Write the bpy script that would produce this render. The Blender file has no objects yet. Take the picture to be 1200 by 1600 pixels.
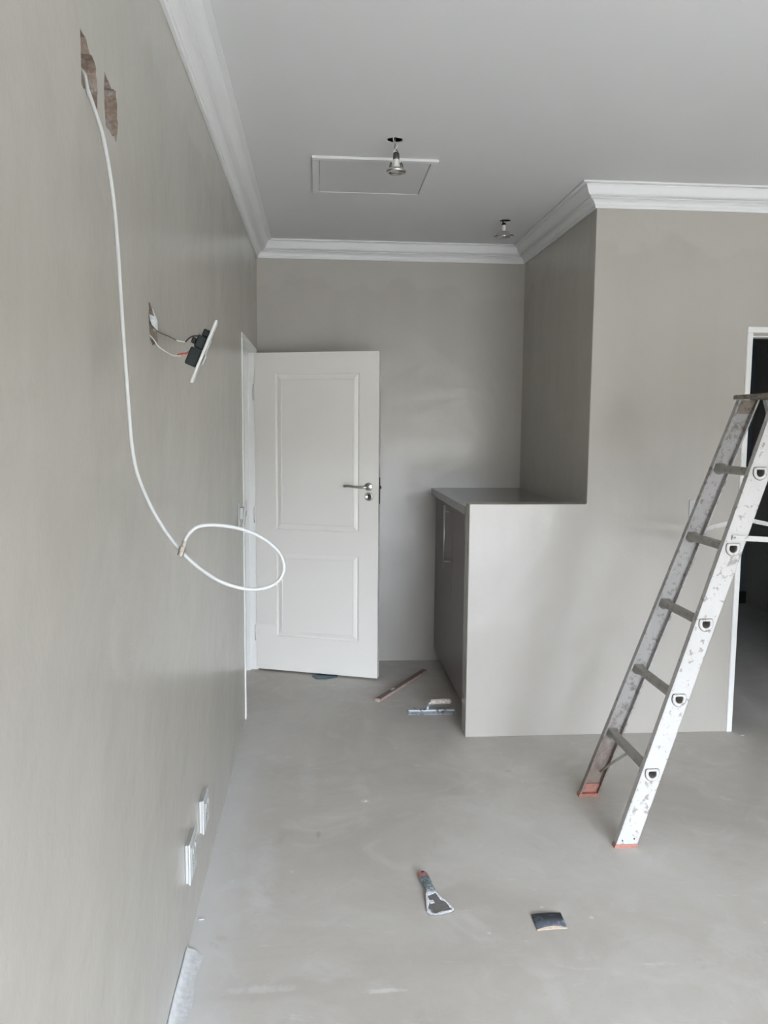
import bpy, bmesh, math, random
from mathutils import Vector, Matrix
from mathutils.geometry import delaunay_2d_cdt

# ------------------------------------------------------------------ camera
S = bpy.context.scene
COL = S.collection
F_PX, YAW, PITCH, ROLL = 1273.38, 0.0795, -0.1057, 0.0079
CX, CH = 0.402, 1.5962
cam_d = bpy.data.cameras.new('camera'); cam = bpy.data.objects.new('camera', cam_d); COL.objects.link(cam)
cam_d.sensor_fit = 'HORIZONTAL'; cam_d.sensor_width = 36.0; cam_d.lens = 36.0 * F_PX / 1200.0
cam_d.clip_start = 0.02; cam_d.clip_end = 200
fw = Vector((math.sin(YAW)*math.cos(PITCH), math.cos(YAW)*math.cos(PITCH), math.sin(PITCH)))
rt = Vector((math.cos(YAW), -math.sin(YAW), 0)); up = rt.cross(fw)
r2 = rt*math.cos(ROLL) + up*math.sin(ROLL); u2 = -rt*math.sin(ROLL) + up*math.cos(ROLL)
m = Matrix((r2, u2, -fw)).transposed().to_4x4(); m.translation = Vector((CX, 0, CH))
cam.matrix_world = m
S.camera = cam

# ------------------------------------------------------------------ daylight
W = bpy.data.worlds.new('overcast_sky'); S.world = W; W.use_nodes = True
bg = W.node_tree.nodes['Background']
bg.inputs[0].default_value = (0.79, 0.885, 1.03, 1); bg.inputs[1].default_value = 8.0
S.view_settings.view_transform = 'Standard'; S.view_settings.look = 'None'
S.view_settings.gamma = 1.0; S.view_settings.use_curve_mapping = False
S.view_settings.exposure = 3.22
try:
    S.cycles.max_bounces = 7; S.cycles.diffuse_bounces = 5; S.cycles.glossy_bounces = 4
except Exception: pass

# room dimensions (metres)
YB, YF, ZC, XR = 5.4076, 4.0124, 2.6569, 1.7508      # back wall, front wall plane, cornice foot, recess side
H = 2.760                                            # ceiling
XH, ZH, ZCT = 1.1512, 1.2084, 1.184                  # half wall end, half wall top, counter top
XE, YR = 4.30, -3.60                                 # right wall, rear wall (behind the camera)
TOP = 3.10
TF = 0.115                                           # front wall thickness
WIN = (0.60, 3.90, 0.0, 2.10)                        # glass door opening in the rear wall

pl = bpy.data.lights.new('window_portal', 'AREA'); pl.shape = 'RECTANGLE'
pl.size = WIN[1]-WIN[0]; pl.size_y = WIN[3]-WIN[2]; pl.cycles.is_portal = True
po = bpy.data.objects.new('window_portal', pl); COL.objects.link(po)
po.location = ((WIN[0]+WIN[1])/2, YR-0.12, (WIN[2]+WIN[3])/2); po.rotation_euler = (math.pi/2, 0, 0)

# ------------------------------------------------------------------ materials
MATS = {}
def newmat(name):
    m = bpy.data.materials.new(name); m.use_nodes = True
    nt = m.node_tree; b = nt.nodes['Principled BSDF']; MATS[name] = m
    return m, nt, b
def N(nt, t, **kw):
    n = nt.nodes.new(t)
    for k, v in kw.items(): setattr(n, k, v)
    return n
def objco(nt, scale=(1,1,1)):
    tc = N(nt, 'ShaderNodeTexCoord'); mp = N(nt, 'ShaderNodeMapping'); mp.inputs['Scale'].default_value = scale
    nt.links.new(tc.outputs['Object'], mp.inputs['Vector']); return mp.outputs[0]
def noise(nt, vec, scale, detail=4, rough=0.55, dist=0.0):
    n = N(nt, 'ShaderNodeTexNoise'); n.inputs['Scale'].default_value = scale; n.inputs['Detail'].default_value = detail
    n.inputs['Roughness'].default_value = rough; n.inputs['Distortion'].default_value = dist
    nt.links.new(vec, n.inputs['Vector']); return n.outputs['Fac']
def ramp(nt, fac, stops):
    r = N(nt, 'ShaderNodeValToRGB'); e = r.color_ramp.elements
    while len(e) < len(stops): e.new(0.5)
    for i, (p, c) in enumerate(stops):
        e[i].position = p; e[i].color = c if len(c) == 4 else (*c, 1)
    nt.links.new(fac, r.inputs[0]); return r.outputs[0]
def mix(nt, fac, a, b, mode='MIX'):
    n = N(nt, 'ShaderNodeMix', data_type='RGBA', blend_type=mode)
    for sock, v in ((n.inputs[0], fac), (n.inputs[6], a), (n.inputs[7], b)):
        if isinstance(v, (int, float)): sock.default_value = v
        elif isinstance(v, tuple): sock.default_value = v if len(v) == 4 else (*v, 1)
        else: nt.links.new(v, sock)
    return n.outputs[2]
def math_(nt, op, a, b=0.0, clamp=False):
    n = N(nt, 'ShaderNodeMath', operation=op, use_clamp=clamp)
    for sock, v in ((n.inputs[0], a), (n.inputs[1], b)):
        if isinstance(v, (int, float)): sock.default_value = v
        else: nt.links.new(v, sock)
    return n.outputs[0]
def maprange(nt, v, a, b, c=0.0, d=1.0, smooth=True):
    n = N(nt, 'ShaderNodeMapRange', interpolation_type='SMOOTHSTEP' if smooth else 'LINEAR')
    nt.links.new(v, n.inputs[0])
    for i, x in enumerate((a, b, c, d)): n.inputs[i+1].default_value = x
    return n.outputs[0]
def bump(nt, b, h, strength=0.2, dist=0.01):
    n = N(nt, 'ShaderNodeBump'); n.inputs['Strength'].default_value = strength; n.inputs['Distance'].default_value = dist
    nt.links.new(h, n.inputs['Height']); nt.links.new(n.outputs[0], b.inputs['Normal'])
def simple(name, col, rough=0.5, metal=0.0, spec=0.5, var=0.0, vscale=30, bmp=0.0):
    m, nt, b = newmat(name)
    b.inputs['Base Color'].default_value = (*col, 1); b.inputs['Roughness'].default_value = rough
    b.inputs['Metallic'].default_value = metal; b.inputs['Specular IOR Level'].default_value = spec
    v = objco(nt)
    if var > 0:
        f = noise(nt, v, vscale, 5)
        nt.links.new(ramp(nt, f, [(0.3, tuple(c*(1-var) for c in col)), (0.7, tuple(min(1, c*(1+var)) for c in col))]), b.inputs['Base Color'])
    if bmp > 0: bump(nt, b, noise(nt, v, vscale*2, 3), bmp, 0.002)
    return m

def wall_paint():
    m, nt, b = newmat('wall_paint')
    v = objco(nt)
    patch = noise(nt, v, 1.3, 5, 0.6, 0.4)
    streak = noise(nt, objco(nt, (7, 7, 0.35)), 1.0, 3, 0.5)
    c = ramp(nt, patch, [(0.35, (0.400, 0.373, 0.332)), (0.65, (0.418, 0.391, 0.350))])
    c = mix(nt, maprange(nt, streak, 0.3, 0.7, 0.0, 0.5), c, (0.430, 0.404, 0.362))
    sep = N(nt, 'ShaderNodeSeparateXYZ'); nt.links.new(v, sep.inputs[0])
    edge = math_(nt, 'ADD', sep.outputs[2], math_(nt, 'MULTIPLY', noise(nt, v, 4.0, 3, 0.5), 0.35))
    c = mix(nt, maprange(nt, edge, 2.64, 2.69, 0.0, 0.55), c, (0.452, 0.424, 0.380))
    nt.links.new(c, b.inputs['Base Color'])
    b.inputs['Roughness'].default_value = 0.235
    b.inputs['Specular IOR Level'].default_value = 0.5
    h = math_(nt, 'ADD', math_(nt, 'MULTIPLY', noise(nt, v, 2.2, 3, 0.5), 1.0),
              math_(nt, 'ADD', math_(nt, 'MULTIPLY', noise(nt, v, 9, 4, 0.6), 0.18), math_(nt, 'MULTIPLY', noise(nt, v, 60, 3, 0.6, 0.5), 0.02)))
    bump(nt, b, h, 0.35, 0.03)
    return m
wall_paint()

def white_paint(name, col, rough, warm=0.02, bmp=0.02):
    m, nt, b = newmat(name); v = objco(nt)
    f = noise(nt, v, 2.0, 4, 0.55)
    nt.links.new(ramp(nt, f, [(0.3, tuple(c*(1-warm) for c in col)), (0.7, col)]), b.inputs['Base Color'])
    b.inputs['Roughness'].default_value = rough
    bump(nt, b, noise(nt, v, 14, 4, 0.6), bmp, 0.004)
    return m
white_paint('ceiling_paint', (0.69, 0.69, 0.68), 0.75, 0.02, 0.05)
white_paint('cornice_paint', (0.75, 0.75, 0.74), 0.55, 0.01, 0.02)
white_paint('door_paint', (0.84, 0.805, 0.750), 0.35, 0.02, 0.02)
white_paint('frame_paint', (0.78, 0.775, 0.745), 0.38, 0.03, 0.03)
white_paint('hatch_paint', (0.62, 0.62, 0.61), 0.6, 0.02, 0.02)
white_paint('white_plastic', (0.50, 0.50, 0.485), 0.32, 0.01, 0.0)
white_paint('cable_sheath', (0.46, 0.46, 0.45), 0.38, 0.03, 0.0)
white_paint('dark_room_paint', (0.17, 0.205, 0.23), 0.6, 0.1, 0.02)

def floor_screed():
    m, nt, b = newmat('floor_screed'); v = objco(nt)
    sep = N(nt, 'ShaderNodeSeparateXYZ'); nt.links.new(v, sep.inputs[0])
    big = noise(nt, v, 1.1, 6, 0.62, 0.8); mid = noise(nt, v, 4.5, 6, 0.6, 1.2); fine = noise(nt, v, 40, 4, 0.6)
    c = ramp(nt, big, [(0.30, (0.455, 0.418, 0.372)), (0.50, (0.520, 0.488, 0.444)), (0.70, (0.585, 0.560, 0.520))])
    c = mix(nt, maprange(nt, mid, 0.45, 0.75, 0.0, 0.55), c, (0.64, 0.62, 0.59))
    c = mix(nt, maprange(nt, fine, 0.55, 0.8, 0.0, 0.25), c, (0.42, 0.39, 0.355))
    # plaster dust trodden along the foot of the left wall
    wob = math_(nt, 'ADD', sep.outputs[0], math_(nt, 'MULTIPLY', math_(nt, 'SUBTRACT', mid, 0.5), 0.35))
    band = maprange(nt, wob, 0.02, 0.22, 1.0, 0.0)
    band = math_(nt, 'MULTIPLY', band, maprange(nt, sep.outputs[1], 3.6, 4.3, 1.0, 0.0))
    c = mix(nt, math_(nt, 'MULTIPLY', band, 0.55), c, (0.68, 0.685, 0.685))
    # white plaster smears
    sm = noise(nt, objco(nt, (1.0, 2.2, 1)), 2.6, 7, 0.7, 1.5)
    smf = math_(nt, 'MULTIPLY', maprange(nt, sm, 0.61, 0.72, 0.0, 1.0), maprange(nt, fine, 0.35, 0.6, 0.2, 1.0))
    c = mix(nt, math_(nt, 'MULTIPLY', smf, 0.55), c, (0.76, 0.75, 0.735))
    sp = N(nt, 'ShaderNodeTexVoronoi'); sp.inputs['Scale'].default_value = 7.0; nt.links.new(v, sp.inputs['Vector'])
    spk = maprange(nt, sp.outputs['Distance'], 0.03, 0.07, 1.0, 0.0)
    spk = math_(nt, 'MULTIPLY', spk, maprange(nt, noise(nt, v, 3.1, 2), 0.52, 0.6, 0.0, 0.7))
    c = mix(nt, spk, c, (0.72, 0.71, 0.70))
    def stain(c, x, y, rx, ry, col, amt):
        dx = math_(nt, 'DIVIDE', math_(nt, 'SUBTRACT', sep.outputs[0], x), rx); dy = math_(nt, 'DIVIDE', math_(nt, 'SUBTRACT', sep.outputs[1], y), ry)
        r2_ = math_(nt, 'ADD', math_(nt, 'MULTIPLY', dx, dx), math_(nt, 'MULTIPLY', dy, dy))
        r2_ = math_(nt, 'ADD', r2_, math_(nt, 'MULTIPLY', math_(nt, 'SUBTRACT', noise(nt, v, 26, 5, 0.7, 1.0), 0.5), 3.2))
        return mix(nt, maprange(nt, r2_, -0.2, 1.3, amt*0.62, 0.0), c, col)
    for (x, y, rx, ry, col, amt) in ((0.396, 3.048, 0.010, 0.035, (0.24, 0.20, 0.165), 0.6), (0.590, 2.150, 0.060, 0.012, (0.80, 0.79, 0.78), 0.8),
            (1.066, 2.090, 0.035, 0.12, (0.66, 0.65, 0.63), 0.5), (0.596, 3.325, 0.022, 0.022, (0.78, 0.77, 0.76), 0.7), (0.20, 2.75, 0.06, 0.30, (0.70, 0.70, 0.70), 0.45),
            (1.70, 2.30, 0.10, 0.10, (0.70, 0.695, 0.68), 0.45), (0.24, 2.18, 0.10, 0.02, (0.76, 0.755, 0.745), 0.6), (1.28, 3.59, 0.020, 0.016, (0.28, 0.24, 0.20), 0.5), (0.35, 3.55, 0.05, 0.25, (0.66, 0.655, 0.645), 0.4)):
        c = stain(c, x, y, rx, ry, col, amt)
    br = noise(nt, v, 1.7, 7, 0.72, 2.0)
    c = mix(nt, maprange(nt, br, 0.58, 0.70, 0.0, 0.35), c, (0.40, 0.355, 0.31))
    scr = noise(nt, objco(nt, (1.2, 9.0, 1)), 2.0, 6, 0.7, 2.5)
    c = mix(nt, maprange(nt, scr, 0.66, 0.73, 0.0, 0.5), c, (0.74, 0.73, 0.715))
    nt.links.new(c, b.inputs['Base Color'])
    nt.links.new(maprange(nt, mid, 0.3, 0.7, 0.42, 0.60), b.inputs['Roughness'])
    bump(nt, b, math_(nt, 'ADD', math_(nt, 'MULTIPLY', mid, 0.5), math_(nt, 'MULTIPLY', fine, 0.12)), 0.25, 0.01)
floor_screed()

def masonry():
    m, nt, b = newmat('masonry'); v = objco(nt)
    f = noise(nt, v, 28, 5, 0.65, 0.6); g = noise(nt, v, 90, 4, 0.6)
    c = ramp(nt, f, [(0.35, (0.17, 0.125, 0.10)), (0.5, (0.26, 0.20, 0.155)), (0.64, (0.33, 0.31, 0.29))])
    c = mix(nt, maprange(nt, g, 0.5, 0.75, 0, 0.5), c, (0.12, 0.10, 0.09))
    nt.links.new(c, b.inputs['Base Color']); b.inputs['Roughness'].default_value = 0.95
    bump(nt, b, g, 0.8, 0.006)
masonry()
def alu(name, base, dirt, dirt_lo, dirt_hi, rough=0.42, metal=0.25, muddy=False):
    m, nt, b = newmat(name); v = objco(nt)
    big = noise(nt, objco(nt, (1, 1, 0.7)), 5, 6, 0.65, 0.5); spots = noise(nt, v, 38, 4, 0.65, 0.3); fine = noise(nt, v, 110, 3, 0.6)
    c = mix(nt, maprange(nt, big, 0.35, 0.7, 0, 0.5), base, tuple(x*0.86 for x in base))
    c = mix(nt, maprange(nt, spots, dirt_lo, dirt_hi, 0, 0.85), c, dirt)
    red = noise(nt, v, 17, 5, 0.6)
    c = mix(nt, maprange(nt, red, 0.69, 0.76, 0, 0.7), c, (0.36, 0.22, 0.18))
    c = mix(nt, maprange(nt, fine, 0.68, 0.76, 0, 0.5), c, (0.14, 0.12, 0.10))
    if muddy:   # brown splashes caked on the lower end
        sz = N(nt, 'ShaderNodeSeparateXYZ'); nt.links.new(v, sz.inputs[0])
        zz = math_(nt, 'ADD', sz.outputs[2], math_(nt, 'MULTIPLY', noise(nt, v, 14, 5, 0.7, 0.6), -0.7))
        c = mix(nt, maprange(nt, zz, -0.20, 0.12, 0.85, 0.0), c, (0.20, 0.145, 0.115))
    nt.links.new(c, b.inputs['Base Color']); b.inputs['Roughness'].default_value = rough; b.inputs['Metallic'].default_value = metal
    bump(nt, b, spots, 0.15, 0.002)
alu('ladder_aluminium', (0.495, 0.480, 0.455), (0.23, 0.20, 0.175), 0.57, 0.66, 0.5, 0.0)
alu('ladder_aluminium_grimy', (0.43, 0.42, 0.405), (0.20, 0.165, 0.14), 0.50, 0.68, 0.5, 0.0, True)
alu('ladder_rung', (0.40, 0.385, 0.345), (0.24, 0.22, 0.19), 0.5, 0.7, 0.5, 0.2)
alu('ladder_bracket', (0.30, 0.26, 0.215), (0.14, 0.11, 0.09), 0.45, 0.65, 0.6, 0.0)
simple('ladder_foot', (0.37, 0.165, 0.125), 0.7, var=0.2, vscale=60)
simple('steel_brushed', (0.62, 0.60, 0.57), 0.28, 1.0)
simple('connector_steel', (0.34, 0.31, 0.27), 0.35, 0.7)
simple('steel_dark', (0.12, 0.115, 0.105), 0.4, 0.8)
simple('chrome', (0.66, 0.64, 0.60), 0.16, 1.0)
simple('black_plastic', (0.009, 0.013, 0.014), 0.55, 0.0, 0.25)
simple('lamp_glass', (0.55, 0.53, 0.48), 0.12, 0.6)
simple('ceramic_white', (0.74, 0.73, 0.69), 0.4)
simple('wire_black', (0.02, 0.02, 0.02), 0.5)
simple('wire_grey', (0.13, 0.12, 0.11), 0.5)
simple('wire_red', (0.45, 0.075, 0.04), 0.5)
simple('wire_white', (0.72, 0.71, 0.68), 0.5)
simple('cabinet_laminate', (0.145, 0.117, 0.120), 0.34, var=0.08, vscale=12)
simple('countertop_stone', (0.235, 0.228, 0.214), 0.22, var=0.12, vscale=60)
simple('teal_plastic', (0.05, 0.10, 0.12), 0.45, var=0.2, vscale=20)
simple('level_body', (0.17, 0.115, 0.10), 0.5, var=0.25, vscale=30)
simple('level_edge', (0.46, 0.34, 0.29), 0.5, var=0.2, vscale=40)
simple('level_vial', (0.75, 0.76, 0.72), 0.15)
simple('skirting_dark', (0.02, 0.018, 0.017), 0.5)
simple('patio_paving', (0.12, 0.108, 0.09), 0.8, var=0.1, vscale=4)
simple('sky_block_wall', (0.16, 0.145, 0.115), 0.9, var=0.15, vscale=2)
simple('plaster_white', (0.60, 0.605, 0.605), 0.8, var=0.12, vscale=60, bmp=0.4)
simple('sandpaper_back', (0.46, 0.36, 0.27), 0.8, var=0.15, vscale=60)
simple('window_aluminium', (0.55, 0.55, 0.54), 0.4, 0.3)
def spattered(name, base, spat, lo, hi, scale, rough=0.6, metal=0.0):
    m, nt, b = newmat(name); v = objco(nt)
    f = noise(nt, v, scale, 5, 0.65, 0.8)
    nt.links.new(mix(nt, maprange(nt, f, lo, hi), base, spat), b.inputs['Base Color'])
    b.inputs['Roughness'].default_value = rough; b.inputs['Metallic'].default_value = metal
    bump(nt, b, f, 0.4, 0.003)
spattered('sandpaper_grit', (0.070, 0.080, 0.100), (0.24, 0.27, 0.31), 0.52, 0.72, 34, 0.9)
spattered('scraper_handle_blue', (0.085, 0.135, 0.155), (0.30, 0.31, 0.32), 0.46, 0.56, 110)
spattered('scraper_handle_red', (0.44, 0.17, 0.16), (0.20, 0.08, 0.08), 0.55, 0.65, 100)
spattered('scraper_steel', (0.20, 0.195, 0.185), (0.155, 0.15, 0.145), 0.4, 0.6, 60, 0.5, 0.2)
spattered('scraper_plaster', (0.50, 0.50, 0.53), (0.80, 0.80, 0.81), 0.42, 0.58, 120, 0.8)
spattered('trowel_steel', (0.62, 0.65, 0.68), (0.14, 0.15, 0.16), 0.52, 0.62, 45, 0.45, 0.35)
spattered('trowel_handle', (0.46, 0.40, 0.34), (0.72, 0.71, 0.69), 0.5, 0.62, 60)

# ------------------------------------------------------------------ mesh helpers
class MB:
    def __init__(s): s.v = []; s.f = []; s.sm = []
    def add(s, vs, fs, smooth=False):
        o = len(s.v); s.v += [tuple(v) for v in vs]
        for f in fs: s.f.append(tuple(o+i for i in f)); s.sm.append(smooth)
        return s
    def box(s, x0, x1, y0, y1, z0, z1, bev=0.0, seg=1):
        if bev <= 0:
            return s.add([(x0,y0,z0),(x1,y0,z0),(x1,y1,z0),(x0,y1,z0),(x0,y0,z1),(x1,y0,z1),(x1,y1,z1),(x0,y1,z1)],
                         [(0,3,2,1),(4,5,6,7),(0,1,5,4),(1,2,6,5),(2,3,7,6),(3,0,4,7)])
        bm = bmesh.new(); bmesh.ops.create_cube(bm, size=1.0)
        for v in bm.verts:
            v.co = Vector(((x0+x1)/2+v.co.x*(x1-x0), (y0+y1)/2+v.co.y*(y1-y0), (z0+z1)/2+v.co.z*(z1-z0)))
        bmesh.ops.bevel(bm, geom=bm.edges[:], offset=bev, segments=seg, affect='EDGES', profile=0.5)
        return s.bm(bm)
    def bm(s, bm, smooth=False):
        bm.verts.index_update()
        s.add([v.co for v in bm.verts], [tuple(v.index for v in f.verts) for f in bm.faces], smooth); bm.free(); return s
    def xform(s, mat, start=0):
        for i in range(start, len(s.v)): s.v[i] = tuple(mat @ Vector(s.v[i]))
        return s
    def tube(s, pts, r, n=8, cap=True):
        pts = [Vector(p) for p in pts]; rr = r if isinstance(r, (list, tuple)) else [r]*len(pts)
        vs, fs = [], []; t = (pts[1]-pts[0]).normalized()
        a = t.orthogonal().normalized()
        for i, p in enumerate(pts):
            t2 = ((pts[min(i+1, len(pts)-1)]-pts[max(i-1, 0)])).normalized()
            a = (a - t2*a.dot(t2)).normalized(); b = t2.cross(a)
            for k in range(n):
                th = 2*math.pi*k/n; vs.append(p + (a*math.cos(th)+b*math.sin(th))*rr[i])
        for i in range(len(pts)-1):
            for k in range(n): fs.append((i*n+k, i*n+(k+1)%n, (i+1)*n+(k+1)%n, (i+1)*n+k))
        s.add(vs, fs, True)
        if cap:
            o = len(s.v)-len(vs)
            s.f.append(tuple(o+k for k in reversed(range(n)))); s.sm.append(False)
            s.f.append(tuple(o+(len(pts)-1)*n+k for k in range(n))); s.sm.append(False)
        return s
    def lathe(s, prof, c=(0,0,0), n=24, axis=(0,0,1), smooth=True):
        ax = Vector(axis).normalized(); a = ax.orthogonal().normalized(); b = ax.cross(a); c = Vector(c)
        vs, fs = [], []
        for (r, h) in prof:
            for k in range(n):
                th = 2*math.pi*k/n; vs.append(c + ax*h + (a*math.cos(th)+b*math.sin(th))*max(r, 1e-5))
        for i in range(len(prof)-1):
            for k in range(n): fs.append((i*n+k, i*n+(k+1)%n, (i+1)*n+(k+1)%n, (i+1)*n+k))
        return s.add(vs, fs, smooth)
    def loft(s, A, B, cap=True, smooth=False):
        n = len(A); s.add(list(A)+list(B), [(k, (k+1)%n, n+(k+1)%n, n+k) for k in range(n)] + ([tuple(reversed(range(n))), tuple(range(n, 2*n))] if cap else []), smooth)
        return s
def catmull(P, sub=6):
    P = [Vector(p) for p in P]; out = []
    for i in range(len(P)-1):
        p0, p1, p2, p3 = P[max(i-1,0)], P[i], P[i+1], P[min(i+2, len(P)-1)]
        for k in range(sub):
            t = k/sub
            out.append(0.5*((2*p1)+(-p0+p2)*t+(2*p0-5*p1+4*p2-p3)*t*t+(-p0+3*p1-3*p2+p3)*t**3))
    out.append(P[-1]); return out
def build(mb, name, mat, parent=None, loc=(0,0,0), rot=(0,0,0), world=True, bevel=0.0, fixn=True):
    """link the collected geometry as one mesh object; with a parent, world coordinates are made local to it"""
    off = Vector((0,0,0))
    if parent is not None and world:
        off = Vector(parent.location)
        if parent.parent is not None: off = off + Vector(parent.parent.location)
    me = bpy.data.meshes.new(name)
    vs = [tuple(Vector(v)-off) for v in mb.v] if off.length else mb.v
    me.from_pydata(vs, [], mb.f); me.update()
    me.polygons.foreach_set('use_smooth', mb.sm)
    mats = mat if isinstance(mat, (list, tuple)) else [mat]
    for mm in mats: me.materials.append(MATS[mm])
    if fixn:
        b = bmesh.new(); b.from_mesh(me); bmesh.ops.recalc_face_normals(b, faces=b.faces[:]); b.to_mesh(me); b.free()
    o = bpy.data.objects.new(name, me); COL.objects.link(o)
    o.location = loc; o.rotation_euler = rot
    if parent is not None: o.parent = parent
    if bevel > 0:
        md = o.modifiers.new('edge', 'BEVEL'); md.width = bevel; md.segments = 2; md.limit_method = 'ANGLE'; md.angle_limit = 0.7
    return o
def tag(o, label, cat, group=None, kind=None):
    o['label'] = label; o['category'] = cat
    if group: o['group'] = group
    if kind: o['kind'] = kind
    return o
def thing(name, loc, label, cat, group=None, kind=None):
    o = bpy.data.objects.new(name, None); COL.objects.link(o); o.location = loc; o.empty_display_size = 0.05
    return tag(o, label, cat, group, kind)
def struct(mb, name, mat, label, cat, bevel=0.0, parent=None):
    return tag(build(mb, name, mat, bevel=bevel, parent=parent), label, cat, kind='structure')

# ------------------------------------------------------------------ the setting
struct(MB().box(-1.5, XE+0.2, YR-0.2, 7.4, -0.12, 0.0), 'floor', 'floor_screed', 'bare grey screed floor with white plaster smears', 'floor')
struct(MB().box(-30, 30, -40, YR-0.2, -0.2, -0.03), 'patio', 'patio_paving', 'unseen dark paving outside the glass door, added for bounce light', 'paving')  # unseen ground added for bounce; kept dark so the upper walls stay dimmer
struct(MB().box(-25, 25, -12.2, -12.0, -0.03, 2.5), 'sky_block_wall', 'sky_block_wall', 'unseen boundary wall added behind the viewer to block low sky light', 'added wall')  # unseen wall added to block low sky; its height sets the wall contrast
struct(MB().box(-1.6, XE+0.3, YR-0.3, 7.5, TOP, TOP+0.1), 'sky_block_slab', 'ceiling_paint', 'unseen slab added above the ceiling to block sky light', 'roof')  # unseen slab added to keep sky light out of the ceiling void

# left wall: chased holes and the door opening are real openings in the face
rnd = random.Random(4)
def ragged(pts, amp, sub):
    out = []
    for i, p in enumerate(pts):
        q = pts[(i+1) % len(pts)]
        for k in range(sub):
            t = k/sub; out.append((p[0]+(q[0]-p[0])*t + rnd.uniform(-amp, amp), p[1]+(q[1]-p[1])*t + rnd.uniform(-amp, amp)))
    return out
HOLES = [
    ragged([(1.490,2.262),(1.520,2.256),(1.548,2.244),(1.585,2.236),(1.590,2.200),(1.586,2.162),(1.545,2.158),(1.520,2.172),(1.490,2.168)], 0.004, 3),
    ragged([(1.643,2.256),(1.672,2.246),(1.700,2.244),(1.733,2.252),(1.738,2.215),(1.741,2.180),(1.722,2.152),(1.680,2.158),(1.640,2.156)], 0.004, 3),
    ragged([(2.004,1.884),(2.030,1.878),(2.055,1.862),(2.104,1.852),(2.104,1.818),(2.107,1.790),(2.040,1.787),(2.010,1.792),(2.002,1.830)], 0.003, 3),
]
DO = (4.36, 5.27, 0.0, 2.062)        # door opening in the left wall
def in_poly(p, poly):
    r = False; n = len(poly)
    for i in range(n):
        (x1, y1_), (x2, y2_) = poly[i], poly[(i+1) % n]
        if (y1_ > p[1]) != (y2_ > p[1]) and p[0] < (x2-x1)*(p[1]-y1_)/(y2_-y1_)+x1: r = not r
    return r
def wall_with_holes(y0, y1, z0, z1, holes, opening):
    vs, es = [], []
    def loop(pts):
        o = len(vs); vs.extend(Vector(p) for p in pts)
        es.extend((o+i, o+(i+1) % len(pts)) for i in range(len(pts)))
    a, b, c, d = opening
    loop([(y0,z0),(a,z0),(a,d),(b,d),(b,z0),(y1,z0),(y1,z1),(y0,z1)])
    for h in holes: loop(h)
    V, E_, Fs, *_ = delaunay_2d_cdt(vs, es, [], 1, 1e-5)
    keep = []
    for f in Fs:
        cx = sum(V[i][0] for i in f)/len(f); cz = sum(V[i][1] for i in f)/len(f)
        if a < cx < b and cz < d: continue
        if any(in_poly((cx, cz), h) for h in holes): continue
        keep.append(f)
    return V, keep
V, Fs = wall_with_holes(YR, YB, 0.0, TOP, HOLES, DO)
mb = MB().add([(0.0, v[0], v[1]) for v in V], Fs)
mb.box(-0.14, -0.10, YR-0.2, DO[0], 0, TOP).box(-0.14, -0.10, DO[0], DO[1], DO[3], TOP).box(-0.14, -0.10, DO[1], YB+0.12, 0, TOP)
mb.box(-0.10, -0.0005, DO[0]-0.01, DO[0]-0.0005, 0, DO[3]).box(-0.10, -0.0005, DO[1]+0.0005, DO[1]+0.01, 0, DO[3]).box(-0.10, -0.0005, DO[0], DO[1], DO[3]+0.0005, DO[3]+0.01)
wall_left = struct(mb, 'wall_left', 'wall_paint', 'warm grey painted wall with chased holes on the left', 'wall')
for hi, h in enumerate(HOLES):
    cy = sum(p[0] for p in h)/len(h); cz = sum(p[1] for p in h)/len(h); n = len(h)
    mb = MB(); rings = []
    for k, (sc, dx) in enumerate(((1.0, 0.0), (1.02, -0.016), (0.98, -0.034), (0.90, -0.046), (0.6, -0.049), (0.3, -0.050))):
        rings.append([(dx - (rnd.uniform(0, 0.010) if k > 1 else 0), cy+(p[0]-cy)*sc, cz+(p[1]-cz)*sc) for p in h])
    for k in range(len(rings)-1): mb.loft(rings[k], rings[k+1], cap=False)
    mb.add(rings[-1], [tuple(range(n))])
    pk = build(mb, 'chased_pocket', 'masonry', wall_left)
    pk['label'] = 'broken brick and mortar inside the chased hole'
    # bits of brick and mortar left standing in the pocket
    for q in range(4):
        yy = cy + rnd.uniform(-0.03, 0.03); zz = cz + rnd.uniform(-0.035, 0.035); s = rnd.uniform(0.008, 0.016)
        b = MB().box(-0.052, -0.030+rnd.uniform(-0.006, 0.008), yy-s, yy+s, zz-s*0.8, zz+s*0.8, 0.003)
        build(b, 'masonry_stub', 'masonry', wall_left)
# thin light plaster lip where the filler broke off at the switch hole
build(MB().add([(0.001,2.045,1.872),(0.003,2.090,1.850),(0.001,2.106,1.822),(-0.008,2.098,1.828),(-0.012,2.076,1.850),(-0.010,2.055,1.862)], [(0,1,5),(1,4,5),(1,2,3,4)]), 'plaster_flake', 'plaster_white', wall_left, fixn=False)

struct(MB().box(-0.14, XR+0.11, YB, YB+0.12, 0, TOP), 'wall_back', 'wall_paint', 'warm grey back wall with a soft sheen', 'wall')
struct(MB().box(XR, XR+0.11, YF+0.0068, YF+TF+0.0004, ZH+0.007, TOP).box(XR, XR+0.11, YF+TF+0.0004, YB, 0, TOP), 'wall_recess', 'wall_paint', 'shaded grey side wall of the recess above the counter', 'wall')
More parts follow.
